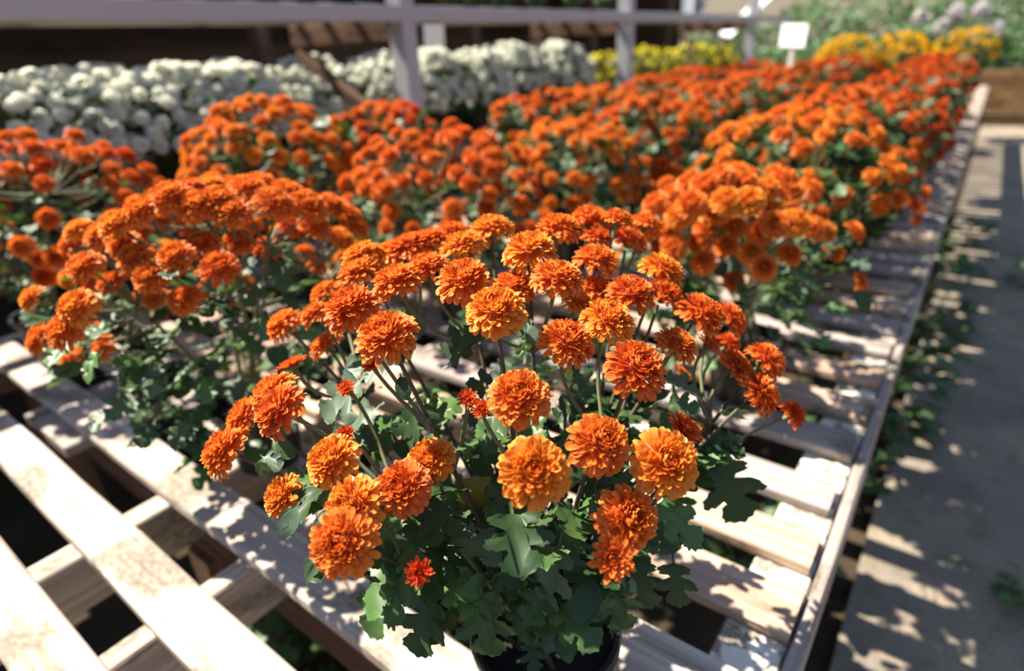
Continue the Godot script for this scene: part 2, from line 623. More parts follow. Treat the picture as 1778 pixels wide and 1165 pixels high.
func build_bench() -> void:
	var t := thing("slatted_bench", "long low bench of weathered pale wooden slats carrying the orange flowers", "bench", Vector3(-1.06, 0, -4.8))
	var base := t.position
	var fronts := [0.0, -0.139, -0.280, -0.436, -0.592, -0.727, -0.868, -1.026, -1.170, -1.328, -1.482, -1.620, -1.760]
	var z: float = -1.760
	while z > -9.5:
		z -= rr(0.142, 0.158)
		fronts.append(z)
	for i in fronts.size():
		var w := rr(0.074, 0.082)
		var right := -0.052 + rr(-0.006, 0.004)
		var left := -2.08 + rr(-0.015, 0.015)
		var m := board(right - left, 0.021, w, 0.0016, 0.0035)
		var tr := Transform3D(Basis(Vector3.UP, rr(-0.004, 0.004)), Vector3((left + right) / 2, BT + rr(-0.003, 0.0), fronts[i] - w / 2) - base)
		part("slat", m, [M.plank_warm, M.plank_warm, M.plank_grey, M.plank_grey][i % 4] if i > 3 else M.plank, t, tr)
	# joists under the slats, running along the bench
	for j in [[-0.088, 0.078, M.peeling_paint], [-0.765, 0.038, M.plank], [-1.025, 0.05, M.plank], [-1.49, 0.24, M.plank_grey], [-2.03, 0.05, M.timber]]:
		var deep: float = 0.10 if j[1] < 0.1 else 0.025
		part("joist", board(9.75 if j[1] < 0.1 else 5.0, deep, j[1], 0.001), j[2], t, Transform3D(ALONG_Z, Vector3(j[0], BT - 0.0245, -4.75 if j[1] < 0.1 else -2.74) - base))
	part("side_rail", board(9.8, 0.10, 0.018, 0.002), M.plank_grey, t, Transform3D(ALONG_Z, Vector3(-0.038, BT - 0.012, -4.75) - base))
	part("side_rail", board(9.8, 0.10, 0.024, 0.002), M.plank_grey, t, Transform3D(ALONG_Z, Vector3(-2.105, BT - 0.004, -4.75) - base))
	for k in 6:
		var bz := -0.35 - k * 1.8
		part("cross_beam", board(2.0, 0.09, 0.045, 0.001), M.timber, t, Transform3D(ALONG_X, Vector3(-1.07, BT - 0.126, bz) - base))
		for x in [-0.16, -1.07, -1.98]:
			var leg := board(BT - 0.216, 0.08, 0.08, 0.001)
			part("leg", leg, M.timber, t, Transform3D(Basis(Vector3(0, 1, 0), Vector3(-1, 0, 0), Vector3(0, 0, 1)), Vector3(x - 0.04, (BT - 0.216) / 2, bz) - base))


func build_white_bench() -> void:
	var t := thing("raised_bench", "higher weathered wooden bench holding the white chrysanthemums", "bench", Vector3(-2.8, 0, -3.5))
	var base := t.position
	var z := 0.35
	while z > -8.6:
		var w := rr(0.078, 0.088)
		part("slat", board(1.16, 0.021, w), [M.plank, M.plank_grey][rng.randi() % 2], t, Transform3D(ALONG_X, Vector3(-2.80, WT + rr(-0.002, 0), z) - base))
		z -= rr(0.14, 0.155)
	for x in [-2.27, -2.8, -3.33]:
		part("joist", board(9.1, 0.09, 0.045), M.timber, t, Transform3D(ALONG_Z, Vector3(x, WT - 0.0235, -4.15) - base))
	for k in 5:
		for x in [-2.27, -3.33]:
			part("leg", board(WT - 0.114, 0.08, 0.08), M.timber, t, Transform3D(Basis(Vector3(0, 1, 0), Vector3(-1, 0, 0), Vector3(0, 0, 1)), Vector3(x - 0.04, (WT - 0.114) / 2, 0.1 - k * 2.1) - base))


func build_shelf() -> void:
	var t := thing("raised_shelf", "slatted upper shelf on grey posts with brown wooden brackets above the white flowers", "shelf", Vector3(-2.5, 0, -3.5))
	var base := t.position
	var y := 1.552
	part("front_rail", board(10.6, 0.062, 0.05, 0.0008), M.grey_metal, t, Transform3D(ALONG_Z, Vector3(-2.15, y + 0.012, -3.4) - base))
	for k in 4:
		part("shelf_slat", board(10.4, 0.022, 0.06), M.plank_grey, t, Transform3D(ALONG_Z, Vector3(-2.25 - k * 0.215, y, -3.4) - base))
	for pz in [1.0, -2.12, -4.30, -7.2]:
		part("post", board(2.75, 0.092, 0.085, 0.0005), M.grey_metal, t, Transform3D(Basis(Vector3(0, 1, 0), Vector3(-1, 0, 0), Vector3(0, 0, 1)), Vector3(-2.172 - 0.046, 1.375, pz) - base))
		part("bracket_arm", board(0.76, 0.095, 0.04), M.timber, t, Transform3D(ALONG_X, Vector3(-2.60, y - 0.0235, pz) - base))
		var a := Vector3(-2.94, y - 0.125, pz)
		var b := Vector3(-2.23, 1.02, pz)
		var dir := (b - a).normalized()
		part("brace", board(a.distance_to(b), 0.06, 0.045), M.timber, t, Transform3D(Basis(dir, Vector3(-dir.y, dir.x, 0), Vector3(0, 0, 1)), (a + b) / 2 - base))


func build_far_place() -> void:
	# back wall and timber posts; unseen roof and end walls added for shade
	slab("wall_left", Vector3(0.08, 2.6, 12.0), Vector3(-6.2, 1.3, -3.5), M.timber)
	slab("shade_wall_right", Vector3(2.3, 2.6, 0.08), Vector3(-5.05, 1.3, 2.46), M.timber)
	slab("shade_wall_end", Vector3(2.3, 2.6, 0.08), Vector3(-5.05, 1.3, -9.46), M.timber)
	var shade_roof := slab("shade_roof", Vector3(2.50, 0.07, 12.2), Vector3(-5.05, 2.47, -3.5), M.timber)
	for k in 6:
		part("roof_post", board(2.42, 0.1, 0.1), M.timber, shade_roof, Transform3D(Basis(Vector3(0, 1, 0), Vector3(-1, 0, 0), Vector3(0, 0, 1)), Vector3(1.12, -1.25, 5.3 - k * 2.15)))
	# pale grey building far behind
	var wall := slab("wall_back", Vector3(9.0, 3.6, 0.2), Vector3(-8.2, 1.75, -17.0), M.siding)
	for k in 14:
		part("siding_board", board(9.0, 0.20, 0.03), M.siding, wall, Transform3D(ALONG_X, Vector3(0, 1.72 - k * 0.235, 0.115)))
	for k in 3:
		var win := slab("window_%d" % (k + 1), Vector3(0.95, 0.9, 0.04), Vector3(-9.0 + k * 1.9, 2.05, -16.85), M.panel_pale)
		for s in [-1, 1]:
			part("window_frame", board(1.0, 0.05, 0.06), M.card, win, Transform3D(Basis(Vector3(0, 1, 0), Vector3(-1, 0, 0), Vector3(0, 0, 1)), Vector3(s * 0.47 - 0.025, 0, 0.01)))
	# a white board leaning against the building
	var a1 := at(1258, 62, 11.0)
	var a2 := at(1336, -12, 11.6)
	var lean := thing("leaning_board", "pale board leaning at a slant in front of the grey building", "board", a1)
	var ld := (a2 - a1).normalized()
	part("plank", board(a1.distance_to(a2), 0.02, 0.22), M.card, lean, Transform3D(along(ld, Vector3(0, 0.2, 1)) * Basis(Vector3(0, 1, 0), Vector3(0, 0, 1), Vector3(1, 0, 0)), (a2 - a1) / 2))
	part("trestle", board(a1.y, 0.06, 0.06), M.timber, lean, Transform3D(Basis(Vector3(0, 1, 0), Vector3(-1, 0, 0), Vector3(0, 0, 1)), Vector3(0, -a1.y / 2, -0.05)))
	# low timber retaining wall at the end of the path
	var rw := thing("retaining_wall", "low retaining wall of stacked brown timbers where the path ends", "wall", Vector3(0.3, 0, -11.6))
	for k in 5:
		part("timber", board(4.4, 0.148, 0.15, 0.003, 0.008), M.timber_tan, rw, Transform3D(ALONG_X, Vector3(rr(-0.03, 0.03), 0.152 * (k + 1), rr(-0.01, 0.01))))
	# green bank above it
	var bank := slab("hill", Vector3(10.0, 0.3, 5.5), Vector3(-0.6, 1.35, -14.0), M.bank_soil)
	bank.rotation_degrees.x = 28
	var shrubs := [[-3.4, -12.4, 0.9, 0.75], [-2.2, -12.2, 1.0, 0.9], [-1.1, -12.3, 1.0, 1.0], [0.05, -12.2, 1.0, 0.9], [1.1, -12.3, 1.0, 0.95],
		[-3.0, -13.6, 1.2, 1.5], [-1.6, -13.8, 1.3, 1.7], [-0.2, -13.8, 1.3, 1.7], [1.3, -13.8, 1.3, 1.6], [-4.6, -13.6, 1.2, 1.3], [-0.9, -15.4, 1.4, 2.4], [0.8, -15.4, 1.4, 2.4], [-2.6, -15.4, 1.4, 2.3]]
	var blossoms := [[1636, 48], [1662, 22], [1690, 68], [1706, 18], [1728, 52], [1600, 30]]
	for i in shrubs.size():
		var s = shrubs[i]
		var t := thing("bank_shrub", "soft pale green shrub growing on the bank behind the retaining wall", "shrub", Vector3(s[0], 0.0, s[1]), "pale green shrubs on the bank")
		for half in 2:
			var places := []
			for k in 420:
				var d := Vector3(rr(-1, 1), rr(-0.7, 1), rr(-1, 1))
				while d.length() > 1.0 or d.length() < 0.45:
					d = Vector3(rr(-1, 1), rr(-0.7, 1), rr(-1, 1))
				var p := Vector3(d.x * s[2] * 0.72, s[3] * 0.55 + 0.35 + d.y * s[3] * 0.5, d.z * s[2] * 0.6)
				places.append(Transform3D(facing(d + vrand(0.8), rr(0, TAU)).rotated(Vector3.UP, 0) * Basis.from_scale(Vector3.ONE * rr(0.09, 0.16)), p))
			stuff_part("foliage", leaves[half * 2], [M.leaf_bank, M.leaf_bank_grey][half], t, places)
		part("trunk", tube([Vector3(0, 0.0, 0), Vector3(0.02, 0.3, 0), Vector3(0, s[3] * 0.6 + 0.3, 0.02)], [0.03, 0.025, 0.01]), M.stem_brown, t)
	var bs := thing("flowering_shrub", "shrub with a few large pale pinkish white blossom clusters on the bank", "shrub", Vector3(0.1, 0.0, -13.0))
	part("trunk", tube([Vector3(0, 0.0, 0), Vector3(0.05, 0.8, 0), Vector3(0, 1.7, 0.02)], [0.04, 0.03, 0.01]), M.stem_brown, bs)
	var places2 := []
	for k in 300:
		var d := vrand(1.0)
		places2.append(Transform3D(facing(d, rr(0, TAU)) * Basis.from_scale(Vector3.ONE * rr(0.09, 0.15)), Vector3(d.x * 0.6, 1.45 + d.y * 0.45, d.z * 0.35)))
	stuff_part("foliage", leaves[1], M.leaf_bank_grey, bs, places2)
	for q in blossoms:
		var dq := cam_basis * Vector3((q[0] - CX) / F, -(q[1] - CY) / F, -1.0)
		var p := EYE + dq * (-11.75 / dq.z)
		var st := SurfaceTool.new()
		st.begin(Mesh.PRIMITIVE_TRIANGLES)
		for k in 16:
			var d := vrand(1.0).normalized()
			st.append_from(heads_plain[k % 3], 0, Transform3D(facing(d, k) * Basis.from_scale(Vector3.ONE * 0.055), d * 0.085))
		part("blossom_cluster", st.commit(), M.blossom, bs, Transform3D(Basis(), p - bs.position))
		part("twig", stalk_mesh, M.stem_brown, bs, stalk_between(Vector3(0, 1.0, 0), p - bs.position, 0.008))


# ---------------------------------------------------------------- plants
func potted(called: String, label: String, base: Vector3, group := "") -> Node3D:
	var t := thing(called, label, "potted plant", base, group)
	part("pot", pot_mesh, M.pot, t)
	part("soil", soil_mesh, M.soil, t)
	return t


# one flower head with its parts, at p (plant coordinates), looking along n
func flower(t: Node3D, p: Vector3, n: Vector3, radius: float, m: Material, mesh: Mesh, node: Variant, disc := false) -> MeshInstance3D:
	var b := facing(n, rng.randf() * TAU) * Basis.from_scale(Vector3(radius, radius * rr(0.86, 1.02), radius))
	var o := part("flower_head", mesh, m, t, Transform3D(b, p))
	part("calyx", calyx_mesh, M.calyx, o)
	if disc:
		part("disc", disc_mesh, M.disc, o, Transform3D(Basis.from_scale(Vector3(1.5, 2.5, 1.5)), Vector3.ZERO))
	if node != null:
		var inv := o.transform.affine_inverse()
		var a: Vector3 = p - n.normalized() * radius * 0.28
		var bend: Vector3 = a - n.normalized() * a.distance_to(node) * 0.45
		var pts := []
		var rad := []
		for k in 6:
			var s := k / 5.0
			var q: Vector3 = (node as Vector3).lerp(bend, s).lerp(bend.lerp(a, s), s)
			pts.append(q)
			rad.append(lerpf(0.0021, 0.0017, s) + (0.0008 if k == 5 else 0.0))
		part("peduncle", tube(pts, rad, 6), M.stalk, o, inv)
	return o


func leaf(t: Node3D, p: Vector3, dir: Vector3, normal: Vector3, size: float, m: Material, kind: int) -> void:
	part("leaf", leaves[kind], m, t, Transform3D(along(dir, normal) * Basis.from_scale(Vector3.ONE * size), p))


func pick_leaf() -> Material:
	return [M.leaf, M.leaf, M.leaf_dark, M.leaf_dark, M.leaf_pale, M.leaf_bright][rng.randi() % 6]


# where the ray through a pixel meets the front of a crown (an upright ellipsoid); the flower's size settles it when it misses
func on_crown(q: Array, centre: Vector3, rh: float, rv: float, usual: float) -> Vector3:
	var by_size: float = usual * F / q[2]
	var d := cam_basis * Vector3((q[0] - CX) / F, -(q[1] - CY) / F, -1.0)
	var k := Vector3(1.0 / rh, 1.0 / rv, 1.0 / rh)
	var o := (EYE - centre) * k
	var e := d * k
	var a := e.dot(e)
	var b := o.dot(e)
	var disc := b * b - a * (o.dot(o) - 1.0)
	var hit := -b / a if disc < 0 else (-b - sqrt(disc)) / a
	return EYE + d * clampf(0.6 * hit + 0.4 * by_size, hit - 0.12, hit + 0.18)


func build_front_plant() -> void:
	var base := Vector3(-0.250, BT, -0.352)
	var t := potted("potted_chrysanthemum", "large orange chrysanthemum in sharp focus at the end of the slatted bench", base)
	var centre := Vector3(-0.345, BT + 0.245, -0.415)
	# px, py, diameter in pixels, kind: 0 full, 1 red young, 2 open with a dark disc, 3 flat side view
	var list := [[854, 404, 79, 0], [783, 410, 66, 0], [712, 436, 80, 0], [745, 425, 76, 0], [805, 431, 82, 0], [630, 448, 76, 0], [685, 446, 76, 0], [625, 479, 82, 0],
		[690, 493, 92, 0], [743, 469, 84, 0], [807, 493, 101, 0], [893, 502, 82, 0], [862, 543, 108, 0], [613, 540, 104, 0], [673, 587, 111, 0], [568, 512, 60, 0],
		[568, 602, 62, 0], [857, 449, 26, 1], [550, 548, 58, 0], [921, 442, 96, 0], [969, 404, 82, 0], [1024, 386, 70, 0], [1036, 416, 56, 0], [1091, 421, 68, 0],
		[1072, 384, 56, 0], [1120, 394, 62, 0], [1034, 457, 83, 0], [1147, 474, 84, 0], [966, 488, 96, 0], [1094, 515, 88, 0], [1151, 515, 78, 0], [1036, 508, 72, 0],
		[1003, 528, 58, 0], [1053, 560, 97, 0], [983, 598, 98, 0], [1102, 642, 112, 0], [1173, 601, 80, 0], [1212, 550, 92, 0], [1264, 555, 70, 0], [1229, 601, 54, 3],
		[1182, 650, 44, 2], [1262, 600, 48, 0], [1273, 637, 72, 0], [1326, 629, 76, 0], [1314, 684, 86, 0], [1374, 720, 52, 0], [1186, 748, 74, 3], [1039, 772, 114, 0],
		[1153, 803, 119, 0], [1086, 899, 112, 0], [1063, 968, 84, 2], [926, 820, 126, 0], [902, 691, 109, 0], [799, 667, 39, 1], [829, 688, 40, 1], [497, 567, 70, 0],
		[510, 636, 58, 3], [553, 648, 36, 1], [605, 600, 36, 1], [478, 686, 88, 0], [490, 714, 102, 0], [430, 726, 80, 0], [397, 785, 96, 0], [549, 742, 36, 1],
		[580, 802, 102, 0], [495, 862, 80, 0], [598, 942, 121, 0], [618, 879, 108, 0], [702, 847, 102, 0], [748, 801, 88, 0], [741, 978, 53, 1]]
	var spots := []
	for q in list:
		var usual: float = 0.053
		if q[3] == 1:
			usual = 0.019 if q[2] < 45 else 0.026
		elif q[3] == 3 or q[2] < 60:
			usual = 0.040
		elif q[3] == 2:
			usual = 0.043
		var p := on_crown(q, centre, 0.285, 0.255, usual)
		if q[3] == 1:
			p += (centre - p) * (0.12 if q[2] < 45 else -0.06)
		elif q[0] == 1063:
			p += (EYE - p).normalized() * 0.045
		spots.append(p)
	# stems rise from the soil to some of the heads; the other heads branch off the nearest stem
	var foot := base + Vector3(0, 0.112, 0)
	var stems := []
	var chosen := [0, 4, 7, 12, 14, 19, 23, 27, 30, 35, 37, 43, 44, 47, 48, 49, 51, 52, 55, 61, 62, 64, 66, 68]
	for i in chosen:
		var f := foot + Vector3(rr(-0.03, 0.03), -0.004, rr(-0.03, 0.03))
		var p: Vector3 = spots[i]
		var n: Vector3 = (p - centre + Vector3(0, 0.12, 0)).normalized()
		var end := p - n * 0.010
		var m := f.lerp(p, 0.55) + Vector3(0, 0.02, 0) - n * 0.045 + vrand(0.008)
		var pts := []
		var rad := []
		for k in 10:
			var s := k / 9.0
			pts.append(f.lerp(m, s).lerp(m.lerp(end, s), s) - base)
			rad.append(lerpf(0.0034, 0.0017, s))
		stems.append(pts)
		part("stem", tube(pts, rad, 7), M.stem_brown, t)
	for i in list.size():
		var q = list[i]
		var p: Vector3 = spots[i] - base
		var depth: float = -((cam_basis.inverse() * (spots[i] - EYE)).z)
		var radius: float = q[2] * depth / F / 2.0 * 1.06
		var n: Vector3 = (spots[i] - centre + Vector3(0, 0.10, 0)).normalized() + vrand(0.10)
		var m: Material = [M.orange, M.orange, M.orange_deep, M.orange_gold][rng.randi() % 4]
		var mesh: Mesh = heads[rng.randi() % heads.size()]
		if q[3] == 1:
			m = M.bud_red if i > 60 else M.orange_red
			mesh = heads_small[rng.randi() % 3]
			n += (EYE - spots[i]).normalized() * 0.6
		elif q[3] == 2:
			m = M.orange_deep
			mesh = heads_small[rng.randi() % 3]
			n += (EYE - spots[i]).normalized() * (1.0 if q[0] < 1100 else 0.0)
		elif q[3] == 3:
			m = M.orange_red
			n = n * 0.7 + Vector3(0.3, 0.5, -0.2) if q[0] > 900 else n * 0.6 + Vector3(-0.3, 0.6, -0.2)
			mesh = heads_small[rng.randi() % 3]
		elif q[0] > 1200:
			m = [M.orange_deep, M.orange_red][rng.randi() % 2]
		if q[0] == 926 or q[0] == 598 or q[0] == 1153:
			n = n * 0.65 + (EYE - spots[i]).normalized() * 0.55
		var node = null
		if not chosen.has(i):
			var best := 9.0
			for s in stems:
				for k in range(4, 8):
					var c: Vector3 = s[k]
					var score := c.distance_to(p) + absf(c.y - (p.y - 0.09)) * 0.8
					if score < best and c.y < p.y - 0.02:
						best = score
						node = c
		flower(t, p, n, radius, m, mesh, node, q[3] == 2 or q[3] == 1)
	# leaves that show singly: base px, py, tip px, py, depth, material, kind
	var shown := [[692, 992, 632, 1105, 0.50, M.leaf, 0], [756, 1018, 716, 1142, 0.50, M.leaf_dark, 0], [752, 1010, 868, 1050, 0.52, M.leaf_bright, 1], [738, 945, 812, 925, 0.52, M.leaf_bright, 2], [836, 1020, 850, 1142, 0.52, M.leaf, 2],
		[850, 960, 905, 1035, 0.54, M.leaf_dark, 0], [1236, 782, 1296, 908, 0.62, M.leaf_dark, 0], [1168, 962, 1178, 1056, 0.56, M.leaf_dark, 0], [1130, 880, 1172, 960, 0.56, M.leaf_dark, 2],
		[978, 925, 925, 1068, 0.52, M.leaf_pale, 1], [962, 905, 1010, 1010, 0.53, M.leaf, 0], [1015, 950, 1045, 1068, 0.54, M.leaf, 0], [1052, 1000, 1086, 1095, 0.55, M.leaf, 2], [880, 860, 842, 925, 0.55, M.leaf_dark, 0],
		[822, 808, 836, 912, 0.56, M.leaf_yellow, 1], [520, 870, 486, 934, 0.50, M.leaf_pale, 4], [545, 935, 572, 890, 0.50, M.leaf_pale, 4], [640, 650, 552, 720, 0.56, M.leaf_pale, 0], [668, 700, 560, 760, 0.58, M.leaf_pale, 1],
		[735, 700, 690, 792, 0.57, M.leaf_dark, 0], [744, 880, 748, 920, 0.49, M.leaf_pale, 4], [694, 648, 704, 690, 0.52, M.leaf_dark, 4], [610, 850, 640, 905, 0.53, M.leaf_pale, 2], [770, 640, 830, 570, 0.60, M.leaf_dark, 2],
		[915, 560, 932, 596, 0.55, M.leaf_pale, 4], [690, 620, 600, 640, 0.60, M.leaf_pale, 2], [1150, 700, 1215, 708, 0.58, M.leaf, 0], [452, 790, 486, 812, 0.55, M.leaf_pale, 2], [470, 830, 448, 806, 0.54, M.leaf_pale, 4],
		[470, 760, 505, 790, 0.56, M.leaf, 4], [820, 880, 770, 950, 0.55, M.leaf, 0], [940, 1000, 905, 1060, 0.55, M.leaf_dark, 1], [1100, 960, 1130, 1060, 0.57, M.leaf_dark, 0], [700, 950, 640, 985, 0.51, M.leaf, 2],
		[780, 730, 720, 700, 0.58, M.leaf, 2], [870, 760, 810, 720, 0.58, M.leaf_dark, 0], [960, 740, 1010, 700, 0.6, M.leaf_dark, 2], [1040, 690, 990, 640, 0.62, M.leaf, 0],
		[1120, 760, 1190, 720, 0.6, M.leaf, 1], [860, 640, 800, 690, 0.58, M.leaf_dark, 1], [940, 880, 1010, 900, 0.55, M.leaf_dark, 0], [1000, 870, 1080, 840, 0.56, M.leaf_dark, 2], [680, 800, 640, 740, 0.57, M.leaf, 0]]
	for q in shown:
		var a := at(q[0], q[1], q[4])
		var b := at(q[2], q[3], q[4] - 0.01)
		var look := (EYE - a).normalized()
		leaf(t, a - base, b - a, look + Vector3(-0.35, 0.55, 0.0) + vrand(0.25), a.distance_to(b) * 1.05, q[5], q[6])
	# leaves in the middle of the plant
	for i in 62:
		var a := rr(0, TAU)
		var w := sqrt(rr(0.0, 1.0)) * 0.19
		var p := centre - base + Vector3(cos(a) * w, rr(-0.04, 0.115), sin(a) * w)
		leaf(t, p, Vector3(cos(a), rr(-0.3, 0.5), sin(a)) + vrand(0.5), Vector3(0, 1, 0) + vrand(0.5), rr(0.050, 0.074), [M.leaf, M.leaf_dark, M.leaf_dark, M.leaf_bright][rng.randi() % 4], [0, 1, 2, 3][rng.randi() % 4])
	# the rest sit on the stems
	for i in 186:
		var s: Array = stems[rng.randi() % stems.size()]
		var k := rr(1.6, 7.4)
		var p: Vector3 = s[int(k)].lerp(s[int(k) + 1], k - int(k))
		var out := (p - (centre - base) * Vector3(1, 0, 1))
		out.y = 0
		var dir := out.normalized() * 0.6 + vrand(0.9) + Vector3(0, 0.15, 0)
		dir.y = clampf(dir.y, -0.5, 0.6)
		leaf(t, p, dir, Vector3(0, 1, 0) + vrand(0.5), rr(0.034, 0.058), pick_leaf(), [0, 1, 2, 3, 0, 2, 4][rng.randi() % 7])


# a plant whose leaves and flowers are each a part; listed pixels place the flowers that show, the far side is filled in
func near_plant(label: String, base: Vector3, centre: Vector3, rh: float, rv: float, list: Array, extra: int, usual: float, leaf_count: int, tones: Array) -> void:
	var t := potted("potted_chrysanthemum", label, base)
	var foot := base + Vector3(0, 0.11, 0)
	var spots := []
	for q in list:
		spots.append([on_crown(q, centre, rh, rv, usual), q[2]])
	var tries := 0
	while extra > 0 and tries < 4000:
		tries += 1
		var y := rr(-0.1, 1.0)
		var a := rr(0, TAU)
		var d := Vector3(cos(a) * sqrt(maxf(0.0, 1 - y * y)), y, sin(a) * sqrt(maxf(0.0, 1 - y * y)))
		var p := centre + d * Vector3(rh, rv, rh) * rr(0.92, 1.04)
		var see := (EYE - p).normalized().dot(d)
		if list.size() and see > 0.05 and d.y < 0.75:
			continue
		var free := true
		for s in spots:
			if s[0].distance_to(p) < 0.034:
				free = false
				break
		if free:
			spots.append([p, 0.0])
			extra -= 1
	var stems := []
	for k in 9:
		var p: Vector3 = spots[int(spots.size() * (k + 0.5) / 9)][0]
		var f := foot + Vector3(rr(-0.03, 0.03), -0.003, rr(-0.03, 0.03))
		var m := f.lerp(p, 0.5) + Vector3(0, 0.04, 0)
		var pts := []
		var rad := []
		for j in 7:
			var s := j / 6.0
			pts.append(f.lerp(m, s).lerp(m.lerp(p - Vector3(0, 0.012, 0), s), s) - base)
			rad.append(lerpf(0.004, 0.0018, s))
		stems.append(pts)
		part("stem", tube(pts, rad, 6), M.stalk, t)
	for s in spots:
		var p: Vector3 = s[0] - base
		var depth: float = -((cam_basis.inverse() * (s[0] - EYE)).z)
		var radius: float = s[1] * depth / F / 2.0 * 1.08 if s[1] > 0 else rr(0.020, 0.026)
		var n: Vector3 = (s[0] - centre + Vector3(0, 0.08, 0)).normalized() + vrand(0.12)
		var node = null
		var best := 9.0
		for st in stems:
			for k in range(2, 6):
				var c: Vector3 = st[k]
				if c.distance_to(p) < best and c.y < p.y - 0.015:
					best = c.distance_to(p)
					node = c
		flower(t, p, n, radius, tones[rng.randi() % tones.size()], heads[rng.randi() % heads.size()] if radius > 0.017 else heads_small[rng.randi() % 3], node)
	for i in leaf_count:
		var y := rr(-0.75, 0.8)
		var a := rr(0, TAU)
		var w := sqrt(maxf(0.0, 1 - y * y)) * (1.0 if y > -0.1 else 0.8)
		var d := Vector3(cos(a) * w, y, sin(a) * w)
		var k := rr(0.35, 0.92)
		var axis := centre.lerp(foot, clampf(0.3 - y * 0.5, 0, 1))
		var p := Vector3(axis.x, centre.y, axis.z) + d * Vector3(rh, rv, rh) * k
		var dir := Vector3(d.x, 0.1, d.z) + vrand(0.6)
		leaf(t, p - base, dir, Vector3(0, 1, 0) + vrand(0.55), rr(0.036, 0.062), pick_leaf(), [0, 1, 2, 3, 0, 4][rng.randi() % 6])


func build_near_plants() -> void:
	var p1 := [[382, 467, 66], [321, 522, 58], [272, 518, 48], [415, 422, 54], [465, 432, 50], [360, 432, 30], [308, 447, 64], [235, 450, 60], [262, 482, 60], [215, 425, 58], [290, 468, 54], [150, 465, 66], [122, 482, 40],
		[195, 493, 50], [166, 490, 44], [205, 392, 68], [178, 412, 58], [250, 370, 68], [300, 346, 72], [345, 360, 68], [380, 352, 68], [430, 332, 68], [475, 355, 72], [497, 336, 62], [532, 360, 68], [572, 360, 58], [602, 376, 58],
		[616, 396, 54], [590, 416, 52], [510, 392, 54], [546, 396, 58], [402, 372, 66], [332, 332, 58], [452, 322, 58], [140, 536, 72], [118, 577, 70], [70, 592, 54], [183, 603, 46], [122, 628, 42], [550, 465, 36], [365, 326, 56], [275, 352, 56], [405, 328, 54]]
	near_plant("orange chrysanthemum with pot hidden by leaves, hanging over the sunlit front boards", Vector3(-0.935, BT, -0.445), Vector3(-0.90, BT + 0.265, -0.435), 0.275, 0.245, p1, 38, 0.048, 270, [M.orange, M.orange, M.orange_deep, M.orange_gold])
	var p6 := [[1222, 455, 46], [1325, 465, 48], [1370, 442, 43], [1275, 488, 38], [1260, 427, 44], [1305, 440, 46], [1170, 430, 48], [1225, 395, 44], [1215, 421, 43], [1276, 395, 44], [1320, 405, 48], [1345, 390, 52], [1380, 386, 52],
		[1410, 396, 48], [1432, 402, 42], [1200, 356, 56], [1180, 375, 52], [1160, 400, 48], [1140, 356, 52], [1225, 325, 56], [1260, 350, 56], [1300, 350, 56], [1250, 310, 56], [1200, 320, 52], [1290, 320, 52], [1370, 330, 48], [1405, 345, 38],
		[1120, 400, 48], [1360, 312, 50], [1335, 365, 44], [1150, 430, 44], [1430, 440, 24], [1330, 330, 48], [1240, 372, 48], [1165, 340, 48], [1280, 300, 44]]
	near_plant("orange chrysanthemum with a black pot by the bench edge, behind the sharp one", Vector3(-0.285, BT, -1.13), Vector3(-0.365, BT + 0.235, -1.22), 0.245, 0.20, p6, 34, 0.046, 240, [M.orange_gold, M.orange_gold, M.orange, M.orange])
	near_plant("orange chrysanthemum between the front boards plant and the sharp plant, farther back", Vector3(-1.06, BT, -1.14), Vector3(-1.07, BT + 0.27, -1.12), 0.265, 0.245, [], 105, 0.046, 220, [M.orange, M.orange_deep, M.orange_deep])
	near_plant("orange chrysanthemum at the bench corner with its grey-rimmed black pot showing", Vector3(-1.80, BT, -0.40), Vector3(-1.70, BT + 0.31, -0.47), 0.265, 0.235, [], 95, 0.046, 220, [M.orange, M.orange_deep, M.orange_red])
	near_plant("tall rounded golden orange chrysanthemum just in front of the white flowers", Vector3(-1.60, BT, -1.00), Vector3(-1.60, BT + 0.35, -0.98), 0.235, 0.235, [], 100, 0.045, 220, [M.orange_gold, M.orange_gold, M.orange])


